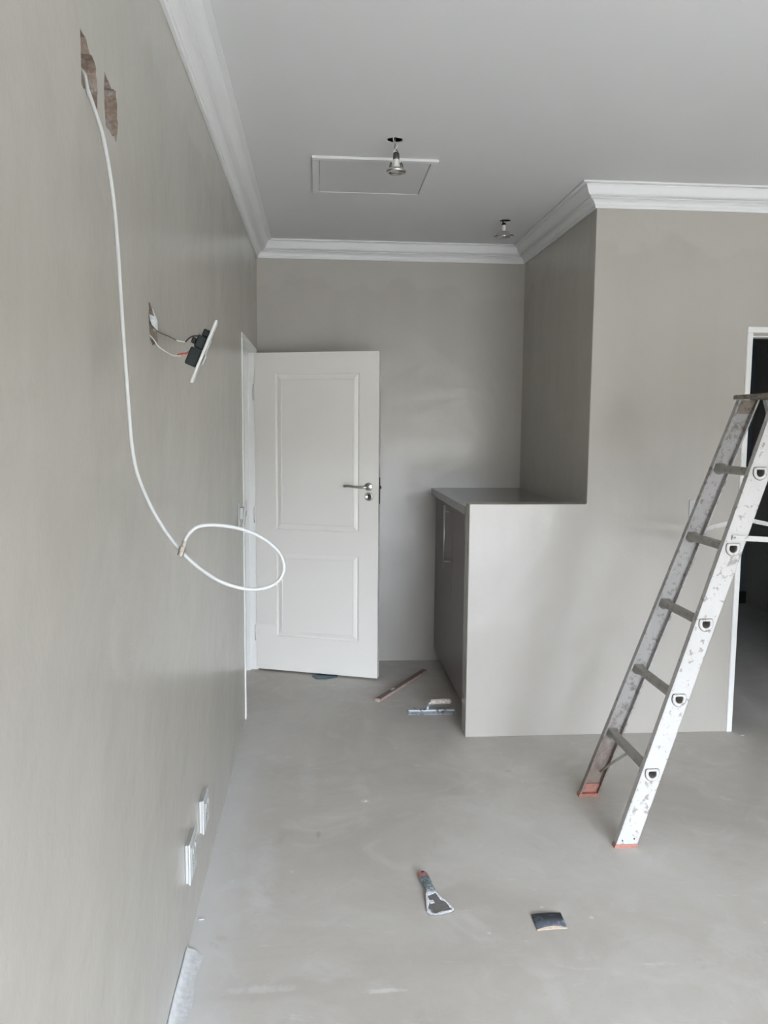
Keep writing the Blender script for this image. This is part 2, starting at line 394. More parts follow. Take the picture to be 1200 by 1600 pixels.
# front wall: half wall, full-height part, doorway
DR = (2.566, 3.42, 2.066)
def prism_xz(poly, y0, y1):
    return MB().loft([(x, y0, z) for x, z in poly], [(x, y1, z) for x, z in poly])
def arc(cx, cz, r, a0, a1, n=4): return [(cx+r*math.cos(math.radians(a0+(a1-a0)*k/n)), cz+r*math.sin(math.radians(a0+(a1-a0)*k/n))) for k in range(n+1)]
poly = [(XH,0),(DR[0],0),(DR[0],DR[2]),(DR[1],DR[2]),(DR[1],0),(XE,0),(XE,TOP),(XR+0.0006,TOP)] + [(XR+0.0006, ZH+0.006)] + [(XR-0.0054, ZH)] + [(XH+0.004, ZH), (XH, ZH-0.004)]
struct(prism_xz(poly, YF, YF+TF), 'wall_front', 'wall_paint', 'warm grey wall with a waist-high half wall beside the recess', 'wall', bevel=0.005)
struct(MB().box(XE, XE+0.15, YR-0.2, 7.4, 0, TOP), 'wall_right', 'wall_paint', 'warm grey wall on the right, out of view', 'wall')
a, b, c, d = WIN
struct(MB().box(-0.14, a, YR-0.2, YR, 0, TOP).box(b, XE, YR-0.2, YR, 0, TOP).box(a, b, YR-0.2, YR, d, TOP), 'wall_rear', 'wall_paint', 'grey wall with a wide glass door opening, behind the viewer', 'wall')
wf = thing('window_1', (a, YR-0.1, 0), 'aluminium frame of the wide open glass door', 'window', kind='structure')
fr = MB().box(a, a+0.05, YR-0.13, YR-0.06, 0, d).box(b-0.05, b, YR-0.13, YR-0.06, 0, d).box(a+0.05, b-0.05, YR-0.13, YR-0.06, d-0.05, d)
build(fr, 'window_frame', 'window_aluminium', wf)
build(MB().box((a+b)/2-0.03, (a+b)/2+0.03, YR-0.11, YR-0.07, 0, d-0.05), 'mullion', 'window_aluminium', wf)

# dark room seen through the right doorway, passage behind the left door
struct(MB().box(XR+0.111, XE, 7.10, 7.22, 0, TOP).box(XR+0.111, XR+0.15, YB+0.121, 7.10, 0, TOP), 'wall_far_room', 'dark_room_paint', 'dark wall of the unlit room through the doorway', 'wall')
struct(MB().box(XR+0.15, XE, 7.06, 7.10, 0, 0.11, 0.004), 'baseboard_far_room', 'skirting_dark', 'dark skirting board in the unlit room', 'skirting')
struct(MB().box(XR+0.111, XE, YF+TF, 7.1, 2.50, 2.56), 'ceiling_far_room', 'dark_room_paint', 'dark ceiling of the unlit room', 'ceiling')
struct(MB().box(-1.5, -1.4, 3.5, 5.7, 0, TOP).box(-1.4, -0.141, 3.5, 3.6, 0, TOP).box(-1.4, -0.141, 5.6, 5.7, 0, TOP).box(-1.4, -0.141, 3.6, 5.6, 2.5, 2.56), 'wall_passage', 'wall_paint', 'grey passage walls behind the open white door', 'wall')

# ceiling with two lamp cut-outs
L1, L2 = (0.7105, 3.470), (1.4570, 4.717)
vs, es = [], []
def cloop(pts):
    o = len(vs); vs.extend(Vector(p) for p in pts); es.extend((o+i, o+(i+1) % len(pts)) for i in range(len(pts)))
cloop([(-0.14,YR-0.2),(XE,YR-0.2),(XE,YF+0.05),(XR+0.05,YF+0.05),(XR+0.05,YB+0.05),(-0.14,YB+0.05)])
cuts = []
for (lx, ly) in (L1, L2):
    ring = [(lx+0.032*math.cos(2*math.pi*k/20)*(1+rnd.uniform(-.06,.06)), ly+0.032*math.sin(2*math.pi*k/20)*(1+rnd.uniform(-.06,.06))) for k in range(20)]
    cuts.append(ring); cloop(ring)
V, E_, Fs, *_ = delaunay_2d_cdt(vs, es, [], 1, 1e-5)
keep = []
for f in Fs:
    cx = sum(V[i][0] for i in f)/len(f); cy = sum(V[i][1] for i in f)/len(f)
    if any(in_poly((cx, cy), ring) for ring in cuts): continue
    keep.append(f)
mb = MB().add([(v[0], v[1], H) for v in V], keep).add([(v[0], v[1], H+0.003) for v in V], keep)
for ring in cuts: mb.loft([(x, y, H) for x, y in ring], [(x, y, H+0.003) for x, y in ring], cap=False)
struct(mb, 'ceiling', 'ceiling_paint', 'plain white ceiling with cut-outs for lamps', 'ceiling')

# cornices
PROF = [(0.100,0),(0.100,0.008),(0.080,0.0095),(0.080,0.013),(0.0755,0.018),(0.072,0.026),(0.068,0.036),(0.063,0.046),(0.058,0.052),(0.050,0.0555),(0.041,0.0575),(0.041,0.0595),(0.0475,0.0605),(0.0475,0.0650),(0.036,0.0665),(0.036,0.0685),
        (0.033,0.0692),(0.026,0.073),(0.020,0.079),(0.017,0.086),(0.016,0.089),(0.012,0.090),(0.011,0.1031),(0,0.1031)]
def cornice(name, A, B, n, sA, sB, label):
    A, B, n = Vector(A), Vector(B), Vector(n); t = (B-A).normalized()
    pa = [(A + t*sA*d + n*d, H-z) for d, z in PROF]; pb = [(B - t*sB*d + n*d, H-z) for d, z in PROF]
    mb = MB(); k = len(PROF)
    mb.add([(p.x, p.y, z) for p, z in pa]+[(p.x, p.y, z) for p, z in pb], [(i, i+1, k+i+1, k+i) for i in range(k-1)])
    o = tag(build(mb, name, 'cornice_paint', fixn=False), label, 'cornice', kind='structure')
    return o
cornice('trim_1', (0.0005,YR), (0.0005,YB-0.0005), (1,0), 1, 1, 'white moulded cornice along the left wall')
cornice('trim_2', (0.0005,YB-0.0005), (XR-0.0005,YB-0.0005), (0,-1), 1, 1, 'white moulded cornice along the back wall above the door')
cornice('trim_3', (XR-0.0005,YB-0.0005), (XR-0.0005,YF-0.0005), (-1,0), 1, -1, 'white moulded cornice running along the recess side wall')
cornice('trim_4', (XR-0.0005,YF-0.0005), (XE-0.0005,YF-0.0005), (0,-1), -1, 1, 'white moulded cornice along the front wall above the ladder')

# right doorway frame
d2 = thing('door_2', (DR[0], YF, 0), 'white steel door frame around the dark doorway on the right', 'door frame', kind='structure')
X0 = 2.5455
def stepped(x0, x1, x2, z0, z1):   # face strip, then the rebate step
    return MB().box(x0, x1, YF-0.008, YF+TF+0.008, z0, z1, 0.003).box(x1, x2, YF+0.045, YF+TF+0.008, z0, z1)
build(stepped(X0, X0+0.030, X0+0.042, 0, 2.075), 'frame_jamb', 'frame_paint', d2)
build(MB().box(3.405, 3.440, YF-0.008, YF+TF+0.008, 0, 2.075, 0.003).box(3.393, 3.405, YF+0.045, YF+TF+0.008, 0, 2.075), 'frame_jamb', 'frame_paint', d2)
build(MB().box(X0, 3.440, YF-0.008, YF+TF+0.008, 2.075, 2.105, 0.003).box(X0+0.03, 3.405, YF+0.045, YF+TF+0.008, 2.058, 2.075), 'frame_head', 'frame_paint', d2)

# ------------------------------------------------------------------ left door
TH = 0.3311
d1 = thing('door_1', (-0.0054, 5.2434, 0), 'white two-panel door standing open against the back wall', 'door', kind='structure')
LW, LH, LZ = 0.813, 2.032, 0.012
leaf = MB()
# local frame: x along the leaf, y away from the viewer, z up
PX = (0.140, 0.688); PZ = ((0.239, 0.788), (0.933, 1.915))
xs = [0, PX[0], PX[1], LW]; zs = [LZ, PZ[0][0], PZ[0][1], PZ[1][0], PZ[1][1], LZ+LH]
gv = [(x, 0, z) for z in zs for x in xs]
gf = [(j*4+i, j*4+i+1, (j+1)*4+i+1, (j+1)*4+i) for j in range(5) for i in range(3) if not (i == 1 and j in (1, 3))]
leaf.add(gv, gf)
leaf.add([(0,0,LZ),(LW,0,LZ),(LW,0,LZ+LH),(0,0,LZ+LH),(0,0.040,LZ),(LW,0.040,LZ),(LW,0.040,LZ+LH),(0,0.040,LZ+LH)],
         [(4,7,6,5),(0,4,5,1),(1,5,6,2),(2,6,7,3),(3,7,4,0)])
leaf_o = build(leaf, 'door_leaf', 'door_paint', d1, world=False, rot=(0, 0, -TH), fixn=False)
for (z0, z1) in PZ:
    prof = [(0,0),(0.0012,0.009),(0.010,0.010),(0.018,0.007),(0.030,0.0035),(0.038,0.0025),(0.040,0.0045),(0.047,0.0045)]
    mb = MB()
    for (s0, e0), (s1, e1) in zip(prof[:-1], prof[1:]):
        A = [(PX[0]+s0, e0, z0+s0), (PX[1]-s0, e0, z0+s0), (PX[1]-s0, e0, z1-s0), (PX[0]+s0, e0, z1-s0)]
        B = [(PX[0]+s1, e1, z0+s1), (PX[1]-s1, e1, z0+s1), (PX[1]-s1, e1, z1-s1), (PX[0]+s1, e1, z1-s1)]
        mb.loft(A, B, cap=False)
    build(mb, 'panel_moulding', 'door_paint', leaf_o, world=False, fixn=False)
    s, e = prof[-1]
    build(MB().add([(PX[0]+s,e,z0+s),(PX[1]-s,e,z0+s),(PX[1]-s,e,z1-s),(PX[0]+s,e,z1-s)], [(0,1,2,3)]), 'door_panel', 'door_paint', leaf_o, world=False, fixn=False)
# lever handle on its rose
build(MB().lathe([(0,-0.009),(0.022,-0.009),(0.0255,-0.006),(0.026,0)], (0.7505,0,1.2207), 28, (0,1,0)), 'handle_rose', 'steel_brushed', leaf_o, world=False)
lev = catmull([(0.7505,-0.004,1.219),(0.7505,-0.035,1.219),(0.745,-0.046,1.219),(0.730,-0.050,1.2185),(0.700,-0.050,1.2185),(0.665,-0.050,1.2225),(0.635,-0.049,1.2255),(0.607,-0.047,1.2235)], 5)
build(MB().tube(lev, 0.0085, 12), 'lever_handle', 'steel_brushed', leaf_o, world=False)
build(MB().lathe([(0,-0.007),(0.016,-0.007),(0.0165,-0.0085),(0.023,-0.0085),(0.0265,-0.005),(0.027,0)], (0.7520,0,1.1594), 28, (0,1,0)), 'keyhole_escutcheon', 'steel_brushed', leaf_o, world=False)
kh = MB().lathe([(0,-0.0095),(0.0052,-0.0095),(0.0052,-0.006)], (0.7520,0,1.1640), 14, (0,1,0)); kh.box(0.7496, 0.7544, -0.0095, -0.006, 1.148, 1.163)
build(kh, 'keyhole', 'black_plastic', leaf_o, world=False)
build(MB().box(LW-0.0005, LW+0.003, 0.010, 0.032, 1.115, 1.278).box(LW+0.002, LW+0.014, 0.014, 0.028, 1.208, 1.226, 0.004), 'latch_plate', 'steel_dark', leaf_o, world=False)
for hz in (0.25, 1.02, 1.80):
    build(MB().tube([(-0.004,-0.006,hz-0.05),(-0.004,-0.006,hz+0.05)], 0.005, 10), 'hinge', 'frame_paint', leaf_o, world=False)
# frame set in the left wall
build(MB().box(-0.13, 0.006, 4.332, 4.372, 0, 2.047, 0.003).box(-0.13, -0.045, 4.372, 4.386, 0, 2.047), 'frame_jamb', 'frame_paint', d1)
build(MB().box(-0.13, 0.004, 5.252, 5.292, 0, 2.047, 0.003).box(-0.13, -0.045, 5.238, 5.252, 0, 2.047), 'frame_jamb', 'frame_paint', d1)
build(MB().box(-0.13, 0.006, 4.332, 5.292, 2.0475, 2.0725, 0.003).box(-0.13, -0.045, 4.386, 5.238, 2.032, 2.0475), 'frame_head', 'frame_paint', d1)

# ------------------------------------------------------------------ ceiling hatch
hx0, hx1, hy0, hy1 = 0.369, 0.927, 3.688, 4.236
ht = thing('ceiling_hatch', ((hx0+hx1)/2, (hy0+hy1)/2, H), 'square trapdoor with white frame in the ceiling', 'hatch')
fwid, zb = 0.032, H-0.013
for (x0, x1, y0, y1) in ((hx0,hx1,hy0,hy0+fwid),(hx0,hx1,hy1-fwid,hy1),(hx0,hx0+fwid,hy0+fwid,hy1-fwid),(hx1-fwid,hx1,hy0+fwid,hy1-fwid)):
    build(MB().box(x0, x1, y0, y1, zb, H-0.0005, 0.002), 'frame_batten', 'ceiling_paint', ht)
build(MB().box(hx0+fwid+0.003, hx1-fwid-0.004, hy0+fwid+0.003, hy1-fwid-0.006, H-0.0115, H-0.0005), 'hatch_panel', 'hatch_paint', ht)

# ------------------------------------------------------------------ ceiling lamps on their wires
l1 = thing('spot_lamp', (L1[0], L1[1], H), 'bare reflector bulb in chrome ring hanging below ceiling hatch edge', 'lamp', 'spot lamps hanging out of the ceiling')
cx, cy = 0.7172, L1[1]
build(MB().tube(catmull([(cx-0.002,cy,2.80),(cx-0.012,cy,2.762),(cx+0.004,cy,2.740),(cx-0.004,cy,2.725),(cx-0.010,cy,2.712),(cx-0.012,cy,2.700)]), 0.0018, 6), 'wire', 'wire_white', l1)
build(MB().tube(catmull([(cx-0.008,cy+.004,2.80),(cx-0.004,cy+.004,2.755),(cx-0.006,cy+.004,2.730),(cx+0.006,cy+.004,2.718),(cx+0.010,cy+.004,2.700)]), 0.0018, 6), 'wire', 'wire_grey', l1)
build(MB().lathe([(0,2.713),(0.007,2.713),(0.0125,2.708),(0.0135,2.690),(0.0135,2.684),(0,2.684)], (cx,cy,0), 18), 'lamp_holder', 'steel_dark', l1)
build(MB().lathe([(0.0115,2.690),(0.0115,2.672),(0.014,2.664),(0.020,2.652),(0.0245,2.640),(0.025,2.636),(0.022,2.634),(0,2.633)], (cx,cy,0), 24), 'bulb', 'ceramic_white', l1)
build(MB().lathe([(0.0245,2.646),(0.036,2.646),(0.0405,2.642),(0.0415,2.637),(0.039,2.632),(0.032,2.629),(0.0265,2.631),(0.0245,2.637),(0.0245,2.646)], (cx,cy,0), 32), 'chrome_ring', 'chrome', l1)
build(MB().lathe([(0,2.6325),(0.0245,2.6325),(0.0245,2.6345)], (cx,cy,0), 24), 'front_lens', 'lamp_glass', l1)
for sx in (-1, 1):
    pts = [(cx+sx*0.028,cy,2.646),(cx+sx*0.026,cy,2.662),(cx+sx*0.021,cy,2.672),(cx+sx*0.0195,cy+0.008,2.664),(cx+sx*0.026,cy+0.01,2.650)]
    build(MB().tube(catmull(pts), 0.0022, 6), 'spring_clip', 'steel_dark', l1)
l2 = thing('spot_lamp', (L2[0], L2[1], H), 'small lamp ring with spread clips hanging by the back corner', 'lamp', 'spot lamps hanging out of the ceiling')
cx, cy = 1.449, L2[1]
build(MB().tube(catmull([(cx+0.004,cy,2.80),(cx-0.006,cy,2.765),(cx-0.002,cy,2.742)]), 0.0030, 6), 'wire', 'wire_black', l2)
build(MB().lathe([(0,2.747),(0.010,2.747),(0.012,2.742),(0.012,2.736),(0,2.736)], (cx,cy,0), 16), 'connector_block', 'black_plastic', l2)
build(MB().lathe([(0,2.737),(0.010,2.736),(0.0115,2.725),(0.0095,2.706),(0.009,2.697),(0,2.697)], (cx,cy,0), 18), 'bulb', 'ceramic_white', l2)
build(MB().lathe([(0.008,2.700),(0.030,2.697),(0.034,2.690),(0.035,2.678),(0.038,2.672),(0.038,2.668),(0.024,2.666),(0,2.6665)], (cx,cy,0), 28), 'chrome_ring', 'chrome', l2)
for sx, z in ((-1, 2.671), (1, 2.680)):
    pts = [(cx+sx*0.030,cy-0.004,2.682),(cx+sx*0.044,cy-0.006,z+0.002),(cx+sx*0.056,cy-0.006,z),(cx+sx*0.050,cy+0.008,z+0.002),(cx+sx*0.031,cy+0.006,2.684)]
    build(MB().tube(catmull(pts), 0.0022, 6), 'spring_clip', 'steel_dark', l2)

# ------------------------------------------------------------------ counter in the recess
CY0 = YF+TF+0.0006
ct = MB().box(1.150, XR-0.0008, CY0, YB-0.0006, ZCT-0.045, ZCT, 0.003)
tag(build(ct, 'countertop', 'countertop_stone'), 'dark polished stone countertop set into the recess', 'countertop')
cb = thing('base_cabinet', (1.45, 4.75, 0), 'dark brown laminate cabinet under the stone countertop', 'cabinet')
build(MB().box(1.202, XR-0.0006, CY0, YB-0.001, 0.1005, ZCT-0.0465), 'carcass', 'cabinet_laminate', cb)
build(MB().box(1.235, XR-0.01, CY0, YB-0.001, 0.0, 0.0995), 'toe_kick', 'cabinet_laminate', cb)
dA = build(MB().box(1.181, 1.2015, 4.700, YB-0.004, 0.087, ZCT-0.050, 0.0015), 'cabinet_door', 'cabinet_laminate', cb)
dB = build(MB().box(1.181, 1.2015, CY0+0.002, 4.696, 0.087, ZCT-0.050, 0.0015), 'cabinet_door', 'cabinet_laminate', cb)
hh = MB().tube([(1.140,4.752,1.129),(1.140,4.752,0.759)], 0.0055, 12)
for z in (1.093, 0.794): hh.tube([(1.140,4.752,z),(1.1812,4.752,z)], 0.0045, 10)
h_o = build(hh, 'bar_handle', 'steel_brushed', cb); h_o.parent = dA
h_o['label'] = 'slim steel bar handle'

# ------------------------------------------------------------------ aerial cable
CAB = [(-0.040,1.53,2.225),(-0.0077,1.525,2.2031),(0.0028,1.515,2.17),(0.0163,1.505,2.133),(0.0293,1.5,2.0915),(0.0377,1.5,2.044),(0.0448,1.5,1.9854),(0.0495,1.5,1.9152),(0.0529,1.5,1.8332),(0.0562,1.5,1.7447),(0.060,1.5,1.6662),(0.0628,1.5,1.6096),(0.0658,1.5,1.5582),(0.0771,1.49,1.5047),(0.1015,1.48,1.4481),(0.1294,1.47,1.4031),(0.1555,1.465,1.3703),(0.1885,1.46,1.3397),(0.2311,1.46,1.3126),(0.2814,1.47,1.2985),(0.3187,1.485,1.3047),(0.3358,1.495,1.3266),(0.3311,1.5,1.3557),(0.3066,1.5,1.3821),(0.2687,1.495,1.403),(0.2238,1.485,1.4138),(0.1875,1.475,1.4139),(0.1696,1.465,1.4014),(0.1625,1.455,1.3870)]
cbl = thing('aerial_cable', (0.0, 1.53, 2.20), 'white coaxial cable hanging from wall hole and ending in a loop', 'cable')
build(MB().tube(catmull(CAB, 6), 0.0034, 10), 'cable_sheath', 'cable_sheath', cbl)
pA, pB = Vector((0.1640,1.456,1.3895)), Vector((0.1560,1.450,1.3640)); ax = pB-pA; L = ax.length
cn = build(MB().lathe([(0,0),(0.0042,0),(0.0046,0.006),(0.0046,0.010),(0.0060,0.011),(0.0062,0.019),(0.0056,0.020),(0.0056,L),(0.0040,L),(0.0040,0.02)], pA, 12, ax, smooth=False), 'connector', 'connector_steel', cbl)
build(MB().tube([pA+ax*0.6, pB+ax*0.10], 0.0008, 6), 'connector_pin', 'steel_brushed', cbl)

# ------------------------------------------------------------------ socket plate dangling from the chased hole
hs = thing('hanging_socket', (0.12, 1.98, 1.76), 'white socket plate hanging loose on wires from the wall', 'socket')
Pt, Pb = Vector((0.160,1.985,1.838)), Vector((0.0985,1.985,1.694))
e1 = (Pt-Pb).normalized(); e2 = Vector((-0.112, 1, 0.08)); e2 = (e2-e1*e2.dot(e1)).normalized(); e3 = e1.cross(e2); 
if e3.x < 0: e3 = -e3
Mf = Matrix((e1, e2, e3)).transposed().to_4x4(); Mf.translation = (Pt+Pb)/2
hl = (Pt-Pb).length/2
def hp(mb, name, mat): return build(mb.xform(Mf), name, mat, hs)
hp(MB().box(-hl, hl, -0.045, 0.070, -0.003, 0.004, 0.0025, 2), 'cover_plate', 'white_plastic')
hp(MB().box(-hl+0.045, hl-0.045, -0.020, 0.045, 0.0042, 0.0062, 0.001), 'socket_insert', 'white_plastic')
hp(MB().box(-0.030, -0.006, -0.030, 0.020, 0.0062, 0.0100, 0.002), 'switch_rocker', 'white_plastic')
hp(MB().box(-0.042, 0.000, -0.035, 0.030, -0.030, -0.0031, 0.002), 'terminal_block', 'black_plastic')
hp(MB().box(0.002, 0.032, -0.035, 0.030, -0.025, -0.0031, 0.002).box(0.008, 0.022, -0.030, 0.005, -0.035, -0.025, 0.002), 'terminal_block', 'black_plastic')
hp(MB().box(0.033, 0.050, -0.030, 0.020, -0.018, -0.0031, 0.002), 'terminal_block', 'black_plastic')
def wr(pts, mat, r=0.0017): return build(MB().tube(catmull(pts, 6), r, 7), 'wire', mat, hs)
wr([(-0.035,2.035,1.860),(-0.004,2.03,1.835),(0.018,2.02,1.815),(0.045,2.005,1.803),(0.066,1.995,1.792)], 'wire_grey')
wr([(0.064,1.996,1.793),(0.076,1.99,1.790),(0.088,1.985,1.7885)], 'wire_white')
wr([(0.087,1.985,1.7883),(0.097,1.98,1.797),(0.108,1.978,1.802),(0.121,1.978,1.802)], 'wire_black')
wr([(-0.035,2.045,1.835),(0.0,2.04,1.802),(0.015,2.03,1.782),(0.035,2.015,1.768),(0.055,2.0,1.758),(0.074,1.99,1.757)], 'wire_white')
wr([(0.072,1.965,1.757),(0.086,1.955,1.759),(0.106,1.950,1.762)], 'wire_red', 0.0020)
wr([(0.086,1.99,1.760),(0.096,1.988,1.768),(0.108,1.985,1.772)], 'wire_grey', 0.0012)

# ------------------------------------------------------------------ sockets and switches on the walls
def wall_socket(y0, y1, z0, z1, label, tilt=0.0):
    t = thing('wall_socket', (0, (y0+y1)/2, (z0+z1)/2), label, 'socket', 'white sockets low on the left wall')
    build(MB().box(0.0006, 0.010, y0+0.004, y1-0.004, z0+0.004, z1-0.004, 0.001), 'mounting_frame', 'white_plastic', t)
    build(MB().box(0.0101, 0.0165, y0, y1, z0, z1, 0.0025, 2), 'cover_plate', 'white_plastic', t)
    ym, zm = (y0+y1)/2, (z0+z1)/2
    build(MB().box(0.0166, 0.0185, y0+0.018, y1-0.018, z0+0.018, z1-0.018, 0.001), 'socket_insert', 'white_plastic', t)
    for k in (-1, 1): build(MB().box(0.0186, 0.0215, ym-0.006+k*0.022, ym+0.006+k*0.022, zm+0.018, zm+0.034, 0.001), 'switch_rocker', 'white_plastic', t)
    for k in (-1, 1):
        for (dy, dz) in ((0, 0.006), (-0.009, -0.010), (0.009, -0.010)):
            build(MB().lathe([(0, 0.0188), (0.0025, 0.0188), (0.0025, 0.0186)], (0, ym+k*0.022+dy*0.8, zm-0.008+dz), 10, (1, 0, 0)), 'pin_hole', 'black_plastic', t)
wall_socket(2.640, 2.760, 0.226, 0.345, 'white wall socket above the floor edge, farther of the pair')
wall_socket(2.353, 2.473, 0.216, 0.345, 'white wall socket above the floor edge, nearer of the pair')
sw = thing('light_switch', (0, 4.08, 1.15), 'loose white light switch beside the open door', 'switch')
build(MB().box(0.0006, 0.007, 4.045, 4.115, 1.092, 1.212, 0.002), 'mounting_frame', 'white_plastic', sw)
sp = MB().box(-0.0035, 0.0035, -0.036, 0.036, -0.060, 0.060, 0.002); sp.xform(Matrix.Translation((0.030, 4.095, 1.153)) @ Matrix.Rotation(0.10, 4, 'Y'))
build(sp, 'cover_plate', 'white_plastic', sw)
build(MB().box(0.0071, 0.0262, 4.065, 4.110, 1.125, 1.185, 0.003), 'switch_body', 'white_plastic', sw)
rk = MB().box(-0.003, 0.003, -0.010, 0.010, -0.014, 0.014, 0.001); rk.xform(Matrix.Translation((0.037, 4.095, 1.153)) @ Matrix.Rotation(0.10, 4, 'Y'))
build(rk, 'switch_rocker', 'white_plastic', sw)
s2 = thing('light_switch', (2.325, YF, 1.172), 'flat white light switch on the wall behind the ladder', 'switch')
build(MB().box(2.286, 2.362, YF-0.007, YF-0.0004, 1.112, 1.232, 0.003), 'cover_plate', 'white_plastic', s2)
build(MB().box(2.298, 2.350, YF-0.0095, YF-0.0071, 1.124, 1.220, 0.001), 'switch_insert', 'white_plastic', s2)
for k in (-1, 1): build(MB().box(2.324+k*0.012-0.008, 2.324+k*0.012+0.008, YF-0.0125, YF-0.0096, 1.158, 1.186, 0.001), 'switch_rocker', 'white_plastic', s2)

# ------------------------------------------------------------------ step ladder
ld = thing('step_ladder', (2.2075, 3.106, 0), 'paint-spattered aluminium step ladder with red feet before the dark doorway', 'ladder')
def xc(z): return 1.5665 + 0.342*z
XM = 2.2075; HW = 0.0425; ZT = 1.714
def yn(z): return 2.877 + 0.049*z
def yfz(z): return 3.335 - 0.049*z
def sect(z, near, mirror, rect=False, grow=0.0):
    X = xc(z); y = yn(z) if near else yfz(z); s = 1 if near else -1
    t, fd = 0.0025, 0.026
    if rect: P = [(-HW-grow, -grow), (HW+grow, -grow), (HW+grow, fd+grow), (-HW-grow, fd+grow)]
    else: P = [(-HW,0),(HW,0),(HW,fd),(HW-t,fd),(HW-t,t),(-HW+t,t),(-HW+t,fd),(-HW,fd)]
    out = [(X+px, y+s*(py if near else py-t*0), z) for px, py in P]
    return [(2*XM-x, y_, z_) for x, y_, z_ in out] if mirror else out
def dloop(r, n=14):
    out = [(-r*0.98, 0.36*r), (-r*0.90, 0.62*r), (-0.72*r, 0.72*r), (0.72*r, 0.72*r), (r*0.90, 0.62*r), (r*0.98, 0.36*r)]
    for k in range(n+1):
        a = math.radians(5-190*k/n); out.append((r*math.cos(a), r*1.04*math.sin(a)))
    return out
RUNG_Z = [0.2855 + 0.2865*i for i in range(5)]
def stile_mesh(near, mirror):
    # channel open to the inside; the web is pierced where the hollow rungs pass through
    z0, z1, t, fd = 0.014, ZT-0.002, 0.0025, 0.026
    vs, es, rings = [], [], []
    def loop(pts):
        o = len(vs); vs.extend(Vector(p) for p in pts); es.extend((o+i, o+(i+1) % len(pts)) for i in range(len(pts)))
    loop([(-HW, z0), (HW, z0), (HW, z1), (-HW, z1)])
    for z in RUNG_Z:
        # the D stands upright in the room, so undo the lean of the channel
        ring = [(px-0.342*pz, z+pz) for px, pz in dloop(0.0205)]
        rings.append(ring); loop(ring)
    V, E_, Fs, *_ = delaunay_2d_cdt(vs, es, [], 1, 1e-6)
    keep = []
    for f in Fs:
        c_ = (sum(V[i][0] for i in f)/len(f), sum(V[i][1] for i in f)/len(f))
        if not any(in_poly(c_, r_) for r_ in rings): keep.append(f)
    s_ = 1 if near else -1
    def P(u, z, dy):
        x = xc(z)+u; x = 2*XM-x if mirror else x
        return (x, (yn(z) if near else yfz(z))+s_*dy, z)
    mb = MB()
    for dy in (0.0, t): mb.add([P(v[0], v[1], dy) for v in V], keep)
    for sg in (-1, 1):
        mb.loft([P(sg*HW, z0, 0), P(sg*HW, z0, fd), P(sg*(HW-t), z0, fd), P(sg*(HW-t), z0, 0)],
                [P(sg*HW, z1, 0), P(sg*HW, z1, fd), P(sg*(HW-t), z1, fd), P(sg*(HW-t), z1, 0)])
        # small lip turned inwards at the free edge of the flange
        mb.loft([P(sg*(HW-t), z0, fd-t), P(sg*(HW-0.007), z0, fd-t), P(sg*(HW-0.007), z0, fd), P(sg*(HW-t), z0, fd)],
                [P(sg*(HW-t), z1, fd-t), P(sg*(HW-0.007), z1, fd-t), P(sg*(HW-0.007), z1, fd), P(sg*(HW-t), z1, fd)])
    return mb
for mir in (False, True):
    for near in (True, False):
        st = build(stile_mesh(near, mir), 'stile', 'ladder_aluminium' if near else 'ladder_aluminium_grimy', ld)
        f = MB().loft(sect(0.0, near, mir, True, 0.002), sect(0.0138, near, mir, True, 0.002))
        # tongue of the foot inside the channel
        s = 1 if near else -1
        def tongue(z):
            X = xc(z); y = yn(z) if near else yfz(z)
            o = [(X-0.039, y+s*0.0027, z), (X+0.039, y+s*0.0027, z), (X+0.039, y+s*0.010, z), (X-0.039, y+s*0.010, z)]
            return [(2*XM-a_, b_, c_) for a_, b_, c_ in o] if mir else o
        f.loft(tongue(0.0139), tongue(0.052))
        build(f, 'rubber_foot', 'ladder_foot', ld)
        # hinge bracket under the cap
        def brk(z):
            X = xc(z); y = yn(z) if near else yfz(z)
            o = [(X-0.0385, y+s*0.003, z), (X+0.0385, y+s*0.003, z), (X+0.0385, y+s*0.007, z), (X-0.0385, y+s*0.007, z)]
            return [(2*XM-a_, b_, c_) for a_, b_, c_ in o] if mir else o
        build(MB().loft(brk(1.655 if not mir else 1.645), brk(ZT-0.003)), 'hinge_bracket', 'ladder_bracket', ld)
        for (dx, z) in ((-0.022, 0.028), (0.022, 0.034)):
            X = xc(z)+dx; X = 2*XM-X if mir else X
            y = (yn(z) if near else yfz(z))
            build(MB().lathe([(0, 0.0025), (0.003, 0.0015), (0.0035, 0.0)], (X, y - (0 if near else 0.0102), z), 8, (0, -1, 0)), 'rivet', 'steel_dark' if near else 'steel_brushed', ld)
